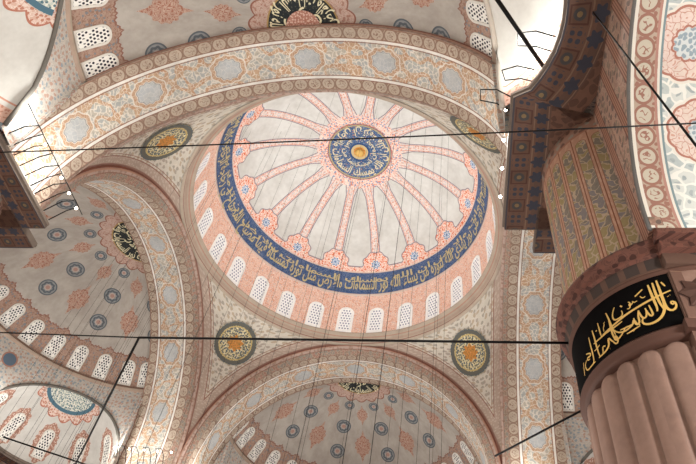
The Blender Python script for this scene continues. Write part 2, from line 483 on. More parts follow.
# materials used more than once
M_pane = mat('window plaster tracery', f_pane, rough=.6)
M_paneb = mat('dome window tracery', f_paneb, rough=.6)
M_frame = mat('white window surround', color=H('#e2dbd2'))
M_framew = mat('bright window surround', color=H('#fdfbf8'))
M_iron = mat('dark iron', color=H('#1d1a19'), rough=.5, metal=.6)
M_cor = mat('painted ring cornice', f_cornice)
M_gold = mat('gold leaf lettering', color=H('#c9b98c'), rough=.5)
M_gold2 = mat('bright gold lettering', color=H('#e2b765'), rough=.45)
M_creaml = mat('cream lettering', color=H('#e6dcb8'), rough=.6)

def window(P, N, a_, s_, w, h, sx, parent, pm, clip=None, t=.13, n=12, raise_=.05, name='window'):
    """a window whose sill is at (a_, s_) on the surface P(x metres right, y metres up) ; P,N give point and inward normal"""
    hw = w/2
    def half(y, hw, h): return hw if y <= h-hw else math.sqrt(max(hw*hw-(y-h+hw)**2, 0))
    # outline from sill left over the crown to sill right
    out = [(-1, h_) for h_ in np.linspace(0, h-hw, 8)]
    def path(hw, h0, y0):
        pts = [(-hw, y) for y in np.linspace(y0, h0-hw, 8)]
        pts += [(-hw*math.cos(t_), h0-hw+hw*math.sin(t_)) for t_ in np.linspace(0, PI, 15)[1:-1]]
        pts += [(hw, y) for y in np.linspace(h0-hw, y0, 8)]
        return pts
    o_ = path(hw, h, 0); i_ = path(hw-t, h-t, t)
    V, F, U = [], [], []
    def clipx(x): return x if clip is None else max(x, clip[0]) if clip[1] > 0 else min(x, clip[0])
    rows = []
    for (ox, oy), (ix, iy) in zip(o_, i_):
        for (x, y, d) in ((ox, oy, 0.0), (ox, oy, raise_), (ix, iy, raise_), (ix, iy, .015)):
            x = clipx(x); V.append(P(a_, s_, x, y)+N(a_, s_, x, y)*d); U.append((x, y))
    k = len(o_)
    for i in range(k-1):
        for j in range(3): F.append((i*4+j, i*4+j+1, i*4+j+5, i*4+j+4))
    for j in range(3): F.append(((k-1)*4+j, (k-1)*4+j+1, j+1, j))
    fr = mk(name, V, F, M_framew if pm is M_paneb else M_frame, parent, U, smooth=False)
    V, U = [], []
    hw2, h2 = hw-t+.01, h-t+.01; ys = list(np.linspace(t, h2-hw2, 7))+[h2-hw2+hw2*math.sin(q) for q in np.linspace(0, PI/2, 8)[1:]]
    for y in ys:
        e = half(y, hw2, h2)
        for x in np.linspace(-e, e, 5):
            x = clipx(x); V.append(P(a_, s_, x, y)+N(a_, s_, x, y)*.02); U.append((x, y))
    F = [(i*5+j, i*5+j+1, i*5+j+6, i*5+j+5) for i in range(len(ys)-1) for j in range(4)]
    mk('pane', V, F, pm, fr, U)
    return fr

# ------------------------------------------------------------------ Arabic lettering
JOIN = {}
_tab = "ا FE8D 2|ب FE8F 4|ة FE93 2|ت FE95 4|ث FE99 4|ج FE9D 4|ح FEA1 4|خ FEA5 4|د FEA9 2|ذ FEAB 2|ر FEAD 2|ز FEAF 2|س FEB1 4|ش FEB5 4|ص FEB9 4|ض FEBD 4|ط FEC1 4|ظ FEC5 4|ع FEC9 4|غ FECD 4|ف FED1 4|ق FED5 4|ك FED9 4|ل FEDD 4|م FEE1 4|ن FEE5 4|ه FEE9 4|و FEED 2|ي FEF1 4|ى FEEF 2|ئ FE89 4|أ FE83 2|إ FE87 2|ء FE80 1"
for it in _tab.split('|'):
    ch, cp, n = it.split(); JOIN[ch] = (int(cp, 16), int(n))
def shape(txt):
    txt = txt.replace('لا', '\x01'); out = []
    J = dict(JOIN); J['\x01'] = (0xFEFB, 2)
    for i, ch in enumerate(txt):
        if ch not in J: out.append(ch); continue
        cp, n = J[ch]
        pv = i > 0 and txt[i-1] in J and J[txt[i-1]][1] == 4
        nx = i+1 < len(txt) and txt[i+1] in J and J[txt[i+1]][1] > 1 and n == 4
        if n == 1: f = 0
        elif n == 2: f = 1 if pv else 0
        else: f = 3 if (pv and nx) else 1 if pv else 2 if nx else 0
        out.append(chr(cp+f))
    return ''.join(reversed(out))
def text_mesh(txt, res=2):
    c = D.curves.new('lettering', 'FONT'); c.body = shape(txt); c.resolution_u = res; c.offset = .02
    o = D.objects.new('lettering', c); COL.objects.link(o)
    dg = bpy.context.evaluated_depsgraph_get(); e = o.evaluated_get(dg); m = e.to_mesh()
    V = np.array([v.co[:] for v in m.vertices]); F = [list(p.vertices) for p in m.polygons]
    e.to_mesh_clear(); D.objects.remove(o); D.curves.remove(c)
    return V, F
V1 = 'الله نور السماوات والارض مثل نوره كمشكاة فيها مصباح المصباح في زجاجة الزجاجة كانها كوكب دري يوقد من شجرة مباركة زيتونة لا شرقية ولا غربية يكاد زيتها يضيء ولو لم تمسسه نار نور على نور يهدي الله لنوره من يشاء'
V2 = 'ان الله يمسك السماوات والارض ان تزولا ولئن زالتا ان امسكهما من احد من بعده'
V3 = 'الله نور السماوات والارض'
# ================================================================== main dome
dome = thing('central_dome', 'great white central dome with coral painted ribs and a ring of blue lettering', 'dome', (0, 0, 35.5))
zz = np.concatenate([np.linspace(0.02, S_TOP, 46), np.linspace(S_TOP, S_END, 22)[1:]])
prof = [dome_rz(s) for s in zz]
P, U = lathe(prof, 0, 2*PI, 193, v=zz)
gmk('dome_shell', P, U, mat('painted dome plaster', f_dome), dome)
ss = np.linspace(S_TOP, S_BOT, 8); prof = [(dome_rz(s)[0]-.05, dome_rz(s)[1]-.01) for s in ss]
P, U = lathe(prof, 0, 2*PI, 193, v=ss)
bandp = gmk('inscription_band', P, U, mat('blue inscription ground', f_blueband), dome, label='blue inscription band')
def dome_pt(az, s, inset):
    r, z = dome_rz(s); r2, z2 = dome_rz(s+.05)
    n = np.array([-(z-z2), 0]); tx, tz = r2-r, z2-z; L = np.hypot(tx, tz)+1e-9
    nr, nz = tz/L, -tx/L              # towards the inside
    if nr > 0: nr, nz = -nr, -nz
    rr = r+nr*inset; return np.array([rr*math.cos(az), rr*math.sin(az), z+nz*inset])
def wrap2(name, rows, m, parent, **k):
    V, F, U = [], [], []
    for txt, fn in rows:
        v_, f_ = text_mesh(txt, 1); w = v_[:, 0].max(); n = len(V)
        V += [fn(q[0]/w, q[1]) for q in v_]; U += [(q[0], q[1]) for q in v_]; F += [[i+n for i in f] for f in f_]
    return mk(name, V, F, m, parent, U, smooth=False, **k)
def wrap(name, txt, fn, m, parent, **k):
    V, F = text_mesh(txt, k.pop('res', 2))
    w = V[:, 0].max()
    return mk(name, [fn(v[0]/w, v[1]) for v in V], F, m, parent, [(v[0], v[1]) for v in V], smooth=False, **k)
wrap2('lettering', [(V1, lambda x, y: dome_pt(1.2-x*2*PI*.995, S_BOT-.5-y*1.75, .09)), (V2+' '+V3, lambda x, y: dome_pt(.9-x*2*PI*.995, S_BOT-1.3-y*.85, .09))], M_gold, bandp, label='gold Arabic lettering')
# crown roundel
pr = np.linspace(.02, 3.0, 10); V, F = [], []
A = np.linspace(0, 2*PI, 65)
P = np.array([[(r*math.cos(a), r*math.sin(a), np.interp(r, _r, _z)-.06) for a in A] for r in pr])
md = gmk('roundel', P, P[:, :, :2]*(2.95/3.0), mat('crown roundel paint', f_medal), dome, label='blue and gold crown roundel')
mdr = lambda r0, k, z: (lambda x, y: np.array([(r0-y*k)*math.cos(-x*6.2), (r0-y*k)*math.sin(-x*6.2), np.interp(r0-y*k, _r, _z)-.1]))
wrap2('outer_lettering', [('ان الله يمسك السماوات والارض ان تزولا ولئن', mdr(2.5, 1.1, 0))], M_creaml, md)
wrap2('inner_lettering', [('ان امسكهما من احد من بعده', mdr(1.5, .62, 0))], M_creaml, md)
MB().ball((0, 0, 48.05), .42, 12, .45).build('boss', M_gold2, dome)
# ring cornice at the foot of the dome
prof = [(12.36, 35.5), (12.18, 35.55), (12.14, 35.85), (12.0, 35.95), (11.98, 36.15), (11.82, 36.22), (11.78, 36.38), (11.66, 36.44), (11.66, 36.5), (11.76, 36.52)]
P, U = lathe(prof, 0, 2*PI, 145, urad=11.8); gmk('ring_cornice', P, U, M_cor, dome)
# windows
NW = 26
def dP(a, s, x, y): r, z = dome_rz(s-y); return dome_pt(a+x/r, s-y, 0)
def dN(a, s, x, y): r, z = dome_rz(s-y); return dome_pt(a+x/r, s-y, 1.0)-dome_pt(a+x/r, s-y, 0)
for k in range(NW):
    window(dP, dN, (-1.2+k*360/NW)*R180, S_END-.12, 1.46, 2.95, 0, dome, M_paneb, t=.24)

# ================================================================== pendentives
SQ = 12.32; ZC = 23.3; RP = SQ*math.sqrt(2)
ph = np.linspace(0, PI/2, 61); tt = np.linspace(0, 1, 22)
P = np.zeros((22, 61, 3)); U = np.zeros((22, 61, 2))
for j, f in enumerate(ph):
    rm = SQ/max(math.cos(f), math.sin(f))
    for i, t in enumerate(tt):
        r = SQ+(rm-SQ)*t; z = ZC+math.sqrt(max(RP*RP-r*r, 0)); x, y = -r*math.sin(f), r*math.cos(f)
        P[i, j] = (x, y, z); U[i, j] = (SQ-max(abs(x), abs(y)), z)
pen = thing('pendentive', 'curved painted pendentive with a gold roundel, left of the arch beyond the dome', 'pendentive', (-12.3, 12.3, 23.3), 'pendentives under the dome')
gmk('pendentive_shell', P, U, mat('pendentive paint', f_pend), pen)
c0 = np.array([-9.83, 9.83, 33.2-ZC]); c0 /= np.linalg.norm(c0); ex = np.cross(c0, (0, 0, 1)); ex /= np.linalg.norm(ex); ey = np.cross(ex, c0)
V, UVs = [], []
P = np.zeros((9, 41, 3)); U = np.zeros((9, 41, 2))
for i, r in enumerate(np.linspace(.02, 1.9, 9)):
    for j, a in enumerate(np.linspace(0, 2*PI, 41)):
        q = c0*RP+ex*r*math.cos(a)+ey*r*math.sin(a); q = q/np.linalg.norm(q)*(RP-.07)
        P[i, j] = q+np.array([0, 0, ZC]); U[i, j] = (r*math.cos(a)*.78, r*math.sin(a)*.78)
gmk('roundel', P, U, mat('gold roundel paint', f_blue_roundel), pen, label='round gold and dark painted roundel')
copy_thing(pen, PI/2, 'curved painted pendentive with a roundel, below the near arch on its left side')
copy_thing(pen, -PI/2, 'curved painted pendentive with a gold roundel, right of the arch beyond the dome')
copy_thing(pen, PI, 'narrow visible sliver of painted pendentive beside the near right pier')

# ================================================================== great arches
RA = 11.45; RM = 11.9; DEP = 4.2
aa = np.linspace(-7.5*R180, 187.5*R180, 98); vv = np.linspace(.3, DEP, 9)
arch = thing('great_arch', 'great arch beyond the dome with a band of orange and grey scrollwork', 'arch', (0, SQ, 21.7), 'great arches carrying the dome')
P = np.array([[(RA*math.cos(a), SQ+v, ZC+RA*math.sin(a)) for a in aa] for v in vv])
U = np.array([[(11.88*a, v) for a in aa] for v in vv])
gmk('soffit', P, U, mat('arch soffit paint', f_arch), arch)
cf = [(RM, SQ), (RM-.16, SQ+.06), (RM-.3, SQ+.18), (RA, SQ+.3)]
P = np.array([[(r*math.cos(a), y, ZC+r*math.sin(a)) for a in aa] for r, y in cf]); U = np.array([[(RM*a, .18*i) for a in aa] for i in range(4)])
gmk('chamfer', P, U, mat('arch chamfer paint', f_chamfer), arch)
P = np.array([[(r*math.cos(a), SQ+DEP, ZC+r*math.sin(a)) for a in aa] for r in (RA, RA+.5)]); U = np.array([[(RM*a, .5*i) for a in aa] for i in range(2)])
gmk('back_face', P, U, mat('arch moulding paint', f_archface), arch)
pf = [(RM, SQ), (RM, SQ-.1), (RM+.1, SQ-.18), (RM+.24, SQ-.18), (RM+.3, SQ-.1), (RM+.42, SQ-.06), (RM+.46, SQ+.02)]
P = np.array([[(r*math.cos(a), y, ZC+r*math.sin(a)) for a in aa] for r, y in pf])
U = np.array([[(RA*a, .08*i) for a in aa] for i in range(len(pf))])
gmk('front_moulding', P, U, mat('arch moulding paint', f_archface), arch)
copy_thing(arch, PI, 'nearest great arch, broad scrollwork soffit crossing in front of the dome')
copy_thing(arch, PI/2, 'great arch left of the dome with a scrollwork soffit seen edge on')
copy_thing(arch, -PI/2, 'great arch right of the dome, partly behind the fluted pier')

# ================================================================== semi-domes
CY = SQ+4.0
POLB = 63.6
semi = thing('semi_dome', 'grey half dome beyond the far arch, painted with rosettes', 'semi dome', (0, CY, 28.3), 'half domes round the central dome')
def sP(a, p, x, y):
    pol = (p-y/(11.9*R180))*R180; az = a*R180+x/(11.9*math.sin(pol)); return np.array([11.9*math.sin(pol)*math.cos(az), CY+11.9*math.sin(pol)*math.sin(az), ZC+11.9*math.cos(pol)])
def sN(a, p, x, y):
    v = np.array([0, CY, ZC])-sP(a, p, x, y); return v/np.linalg.norm(v)
azs = np.linspace(0, 180, 91); pol = np.linspace(.3, POLB, 34)
P = np.array([[sP(a, p, 0, 0) for a in azs] for p in pol]); U = np.array([[(a, p) for a in azs] for p in pol])
gmk('shell', P, U, mat('semi dome paint', f_semi), semi)
for k in range(0, 16):
    cl = None
    if k == 0: cl = (-0.3, 1)
    if k == 15: cl = (0.3, -1)
    window(sP, sN, 2.8 if k == 0 else 177.2 if k == 15 else 12.0*k, POLB-.6, 1.12, 2.1, 0, semi, M_pane, clip=cl, t=.13)
P = np.array([[sP(a, r/(11.9*R180), 0, 0)+sN(a, r/(11.9*R180), 0, 0)*.05 for a in azs[::3]] for r in np.linspace(.05, 2.2, 7)])
U = np.array([[(r*math.cos(a*R180), r*math.sin(a*R180)) for a in azs[::3]] for r in np.linspace(.05, 2.2, 7)])
hm = gmk('roundel', P, U, mat('dark roundel paint', f_halfmedal), semi, label='dark half roundel with cream lettering')
wrap('lettering', V3, lambda x, y: sP(178-x*176, (1.98-y*1.05)/(11.9*R180), 0, 0)+np.array([0, 0, -.09]), M_creaml, hm)
wrap('lettering', 'والارض', lambda x, y: sP(170-x*160, (1.0-y*.95)/(11.9*R180), 0, 0)+np.array([0, 0, -.09]), M_creaml, hm)
prof = [(10.75, 28.62), (10.5, 28.56), (10.42, 28.42), (10.5, 28.3), (10.62, 28.2)]
P, U = lathe(prof, 0, PI, 73, 0, CY, urad=10.6); gmk('base_cornice', P, U, M_cor, semi)
# spandrel wall between the exedra arches (a drum of radius 10.6) ; kinds: (radius, centre distance, vertical scale, spring, azimuths, sector edges)
RC = 10.6
KA = (5.35, 9.27, 1.0, 21.8, (30, 90, 150), (0, 60, 120, 180))
KB = (4.6, 9.6, 1.34, 22.0, (32, 90, 148), (0, 61, 119, 180))
def ex_v0(u, K):
    c = math.cos(u); q = -K[1]*c+math.sqrt(max(K[1]**2*c*c-(K[1]**2-RC*RC), 0)); return math.asin(min(1, q/K[0]))
def ex_curve(K):
    cur = []
    for u in np.linspace(-91, 91, 61):
        v = ex_v0(u*R180, K); cur.append((K[0]*math.sin(v)*math.sin(u*R180), K[1]+K[0]*math.sin(v)*math.cos(u*R180), K[2]*K[0]*math.cos(v)))
    return np.array(cur)
sm = mat('spandrel paint', f_spandrel)
def spandrels(root, K):
    cur = ex_curve(K); beta = np.arctan2(cur[:, 0], cur[:, 1])
    for c, e0, e1 in zip(K[4], K[5][:-1], K[5][1:]):
        az = np.unique(np.concatenate([np.linspace(e0, e1, 41), np.clip(c+beta/R180, e0, e1)]))
        bs = (az-c)*R180; z_ = K[3]+np.interp(bs, beta, cur[:, 2], left=-.2, right=-.2)
        P = np.array([[(RC*math.cos(a*R180), CY+RC*math.sin(a*R180), z0+(28.3-z0)*t) for a, z0 in zip(az, z_)] for t in np.linspace(0, 1, 6)])
        U = np.array([[(a, P[i, k, 2]) for k, a in enumerate(az)] for i in range(6)])
        gmk('spandrel', P, U, sm, root)
    for sx in (1, -1):                       # flat return between the drum and the great arch
        zs = np.linspace(21.7, 28.6, 9)
        P = np.array([[(sx*(10.4+(math.sqrt(11.6**2-(z-ZC)**2)-10.4)*t), CY+.22, z) for z in zs] for t in np.linspace(0, 1, 3)])
        gmk('return', P, np.stack([np.zeros((3, 9))+1.0*sx+P[:, :, 0]*5-50, P[:, :, 2]], -1), sm, root, smooth=False)
semi_b = copy_thing(semi, 0, 'grey half dome overhead behind the nearest arch, rosettes and lattice windows')
spandrels(semi, KA)
P = np.array([[sP(a, r/(11.9*R180), 0, 0)+sN(a, r/(11.9*R180), 0, 0)*.13 for a in azs[::3]] for r in np.linspace(.05, 1.05, 4)])
U = np.array([[(r*math.cos(a*R180), r*math.sin(a*R180)) for a in azs[::3]] for r in np.linspace(.05, 1.05, 4)])
gmk('rosette', P, U, mat('coral rosette paint', f_coral), semi_b, label='coral half rosette inside the dark roundel')
spandrels(semi_b, KB)
semi_b.rotation_euler = (0, 0, PI); semi_b.location = (0, -CY, semi_b.location[2])
copy_thing(semi, PI/2, 'grey half dome left of the dome, painted rosettes above a row of arched windows')
copy_thing(semi, -PI/2, 'half dome at right, hidden mostly by the fluted pier and its arch')

# ================================================================== exedrae
def f_exed(b, u, v):
    c = b.dirt(H('#cdc8c2'), u*.1, v*.1, .25, .8)
    m = b.sin(v*R180)*5.35*R180; x = b.fold(u, 34.0, -6.0)*m; y = (v-66.5)*(5.35*R180)
    hal = b.len(x/.85, y/1.6)+b.cos(b.at(y, x)*14)*.05
    red = b.floral(u*.09, v*.093, H('#b48a78'), [H('#d6bdb0')], 5.0, H('#9c7060'), .05, .25)
    return b.mix(c, red, hal < 1.0)
def f_explain(b, u, v):
    c = b.dirt(H('#d0ccc6'), u*.1, v*.1, .2, .8)
    c = b.mix(c, H('#c08a76'), b.band(v, 78.0, .5)); return b.mix(c, b.floral(u*.09, v*.093, H('#c9a494'), [H('#b07c6a')], 5, None, size=.3), v > 81.0)
def with_fringe(base, K):
    def f(b, u, v):
        c = base(b, u, v)
        x = b.sin(v*R180)*b.sin(u*R180)*K[0]; y = b.sin(v*R180)*b.cos(u*R180)*K[0]-(RC-K[1])
        d = b.len(x, y); e = 2.25+b.abs(b.sin(b.at(y, x)*7))*.3
        c = b.mix(c, b.floral(x, y, H('#cfaa9a'), [H('#b77d69')], 5, H('#e0cabf'), .05, .3), d < e)
        return b.mix(c, H('#b0705d'), b.band(d, e, .04))
    return f
us = np.linspace(-91, 91, 57)
def make_exedra(K, paint, name, wins):
    RE = K[0]; Z0 = K[3]
    exd = thing('exedra', 'x', 'exedra', (0, 0, Z0), 'small half domes at the corners')
    def eP(u, p, x, y):
        v = (p-y/(RE*R180))*R180; a = u*R180+x/(RE*math.sin(v)); return np.array([RE*math.sin(v)*math.sin(a), RE*math.sin(v)*math.cos(a), Z0+K[2]*RE*math.cos(v)])
    def eN(u, p, x, y):
        v = np.array([0, 0, Z0])-eP(u, p, x, y); return v/np.linalg.norm(v)
    P, U = [], []
    for t in np.linspace(0, 1, 22):
        row, ru = [], []
        for u in us:
            v0 = ex_v0(u*R180, K)/R180; v = v0+(90-v0)*t; row.append(eP(u, v, 0, 0)); ru.append((u, v))
        P.append(row); U.append(ru)
    gmk('shell', np.array(P), np.array(U), mat(name, with_fringe(paint, K)), exd)
    for u_ in wins: window(eP, eN, u_, 80.0, .92, 2.35, 0, exd, M_pane, t=.12)
    P = np.zeros((7, 25, 3)); U = np.zeros((7, 25, 2)); off = RC-K[1]
    for i, r in enumerate(np.linspace(.03, 2.0, 7)):
        for j, a in enumerate(np.linspace(0, PI, 25)):
            x = r*math.cos(a); y = off+r*math.sin(a)*.97+.02; q = np.array([x, y, K[2]*math.sqrt(RE*RE-x*x-y*y)]); q = q*(RE-.05)/RE
            q[1] = max(q[1], math.sqrt(max(RC*RC-x*x, 0))-K[1]); P[i, j] = q+np.array([0, 0, Z0]); U[i, j] = (x, r*math.sin(a))
    gmk('roundel', P, U, mat('blue white roundel paint', f_exmedal), exd, label='blue and white half roundel')
    MB().tube([(c[0], c[1]-K[1]-.04, Z0+c[2]-.03) for c in ex_curve(K)], .11, 8).build('arch_rim', mat('dark arch rim', color=H('#6d6760')), exd)
    return exd
def put_ex(o, K, side, phi, label):
    th = side*PI/2; cx, cy = K[1]*math.cos(phi*R180), CY+K[1]*math.sin(phi*R180)
    o.location = (cx*math.cos(th)-cy*math.sin(th), cx*math.sin(th)+cy*math.cos(th), K[3]); o.rotation_euler = (0, 0, th+(phi-90)*R180)
    o['label'] = label
exd = make_exedra(KA, f_exed, 'exedra paint', (-74, -40, -6, 28, 62))
put_ex(exd, KA, 1, 30, 'small half dome at far left with a row of windows in reddish halos')
for sd, phv, lb in ((1, 90, 'small half dome at the left edge, only its rim and first window showing'),
                    (3, 150, 'small white half dome peeping out beside the fluted pier')):
    put_ex(copy_thing(exd, 0, 'x'), KA, sd, phv, lb)
exb = make_exedra(KB, f_explain, 'plain exedra paint', ())
put_ex(exb, KB, 2, 32, 'bare white small half dome left of the nearest arch')
exc = copy_thing(exb, 0, 'x'); put_ex(exc, KB, 2, 148, 'brightly lit small white half dome right of the nearest arch')
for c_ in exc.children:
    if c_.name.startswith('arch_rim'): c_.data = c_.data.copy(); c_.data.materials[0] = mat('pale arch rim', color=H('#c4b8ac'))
EC, RE = 9.27, 5.35

# ================================================================== gallery ledges
def ledge_paths():
    inn, out = [], []
    def add(p, q): inn.append(p); out.append(q)
    add((10.8, 12.1), (13.2, 12.1)); add((10.8, 14), (13.2, 14)); add((10.8, 16), (13.2, 16)); add((10.8, 18.08), (13.6, 17.3))
    for c in (30, 90, 150):
        cx, cy = EC*math.cos(c*R180), CY+EC*math.sin(c*R180)
        for rel in np.linspace(68, -68, 21):
            rr = rel*R180; d = (math.cos(c*R180-rr), math.sin(c*R180-rr))
            ro = 6.3
            side = abs(math.sin(rr))*ro+0
            lim = EC*math.sin(30*R180)       # distance of the arc centre to the bisector, measured below
            for bis in (c-30, c+30):
                if bis in (0, 180): continue
                nx, ny = (-math.sin(bis*R180), math.cos(bis*R180))
                d0 = cx*nx+(cy-CY)*ny; dd = d[0]*nx+d[1]*ny
                if d0*dd < 0: ro = min(ro, -d0/dd-.001)
            ro = max(ro, 4.45)
            add((cx+4.25*d[0], cy+4.25*d[1]), (cx+ro*d[0], cy+ro*d[1]))
    add((-10.8, 18.08), (-13.6, 17.3)); add((-10.8, 16), (-13.2, 16)); add((-10.8, 14), (-13.2, 14)); add((-10.8, 12.1), (-13.2, 12.1))
    return np.array(inn), np.array(out)
inn, out = ledge_paths(); inn[:, 0] *= 1; 
L = np.concatenate([[0], np.cumsum(np.hypot(*np.diff(inn, axis=0).T))])
led = thing('gallery_ledge', 'x', 'ledge', (0, CY, 21.5), 'painted ledges round the half domes')
rows = 9; P = np.zeros((rows, len(inn), 3)); U = np.zeros((rows, len(inn), 2))
W = np.hypot(*(out-inn).T)
for i, t in enumerate(np.linspace(0, 1, rows)):
    for j in range(len(inn)):
        p = inn[j]+(out[j]-inn[j])*t; P[i, j] = (p[0], p[1], 21.5); U[i, j] = (L[j], W[j]*t)
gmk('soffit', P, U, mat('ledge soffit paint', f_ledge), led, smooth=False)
pv = [(0, 21.5), (0, 21.62), (-.08, 21.66), (-.08, 21.8), (.02, 21.86)]
nrm = (out-inn)/W[:, None]
P = np.array([[(inn[j][0]+nrm[j][0]*o_, inn[j][1]+nrm[j][1]*o_, z) for j in range(len(inn))] for o_, z in pv]); U = np.array([[(L[j], .07*i) for j in range(len(inn))] for i in range(len(pv))])
gmk('edge_moulding', P, U, mat('ledge edge paint', color=H('#76675d')), led, smooth=False)
P = np.array([[(*(inn[j]+(out[j]-inn[j])*t), 21.86) for j in range(len(inn))] for t in (0, 1)]); gmk('walking_surface', P, P[:, :, :2], mat('ledge top', color=H('#a89c90')), led, smooth=False)
for sx in (1, -1):
    MB().box((min(sx*10.8, sx*13.2), 12.06, 21.5), (max(sx*10.8, sx*13.2), 12.12, 21.86)).build('end_face', mat('ledge edge paint'), led, smooth=False)
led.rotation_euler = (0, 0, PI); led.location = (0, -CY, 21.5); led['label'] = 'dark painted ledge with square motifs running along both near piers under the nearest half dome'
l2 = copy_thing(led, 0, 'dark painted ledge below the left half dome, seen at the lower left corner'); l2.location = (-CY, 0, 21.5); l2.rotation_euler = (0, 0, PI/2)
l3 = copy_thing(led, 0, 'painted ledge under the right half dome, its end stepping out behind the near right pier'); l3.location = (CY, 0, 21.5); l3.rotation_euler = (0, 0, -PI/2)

# ================================================================== pier
PC = 14.8
pier = thing('fluted_pier', 'massive round fluted pier at right with gold Arabic lettering on a black band', 'pier', (PC, -PC, 0), 'fluted piers')
fz = np.concatenate([[0, 2, 4, 6, 8, 9.5, 10.4], np.linspace(10.7, 11.2, 12)])
na = NF*14
P = np.zeros((len(fz), na+1, 3)); U = np.zeros((len(fz), na+1, 2)); w2 = 2.73*PI/NF
for i, z in enumerate(fz):
    for j in range(na+1):
        a = (FPH+j*360/na)*R180; x = ((j/14+.5) % 1-.5)*2*w2; dy = max(z-(11.12-w2), 0); d = math.hypot(x, dy)/(w2*1.0)
        r = 2.58+.18*math.sqrt(max(1-d**4, 0)); P[i, j] = (PC+r*math.cos(a), -PC+r*math.sin(a), z); U[i, j] = (j/na*17.2, z)
gmk('fluted_drum', P, U, mat('pinkish pier stone', f_stone, rough=.6), pier)
def ringp(name, prof, m, a0=0, a1=360, n=97, urad=2.8, label=None):
    P, U = lathe(prof, a0*R180, a1*R180, n, PC, -PC, urad=urad); return gmk(name, P, U, m, pier, label=label)
M_col = mat('brown moulding', color=H('#5b3d32'), rough=.7)
ringp('lower_collar', [(2.45, 11.1), (2.74, 11.13), (2.82, 11.18), (2.8, 11.24), (2.87, 11.29), (2.86, 11.36), (2.82, 11.4), (2.8, 11.44)], M_col)
pn = ringp('inscription_panel', [(2.82, 11.43), (2.82, 13.06)], mat('black panel', color=H('#0c0a0a'), rough=.9, spec=.05), -250, -110, label='black panel with gold Arabic lettering')
ringp('plain_panel', [(2.81, 11.43), (2.81, 13.06)], mat('pinkish pier stone'), -110, 110)
ringp('panel_frame', [(2.8, 13.03), (2.9, 13.05), (2.9, 13.12), (2.84, 13.14)], mat('dark moulding', color=H('#5f4034')))
ringp('dentil_band', [(2.86, 13.12), (2.88, 13.3), (2.94, 13.55)], mat('dentil paint', f_dentil))
ringp('carved_cornice', [(2.94, 13.53), (3.04, 13.56), (3.0, 13.66), (3.08, 13.8), (3.14, 13.95), (3.12, 14.05), (2.98, 14.1), (2.7, 14.16)], mat('carved leaf paint', f_carved), label='reddish carved leaf cornice')
P, U = lathe([(2.73, 14.1), (2.73, 17), (2.73, 19), (2.73, 20.5), (2.73, 21.5)], 0, 2*PI, 113, PC, -PC, urad=1/R180, v=[14.1, 17, 19, 20.5, 21.5])
gmk('painted_drum', P, U, mat('painted drum', f_drum), pier, label='upper drum painted with striped leaf panels')
MB().box((12.36, -17.2, 21.6), (17.2, -12.36, 23.6)).build('pier_head', mat('painted wall brown', f_brownwall), pier, smooth=False)
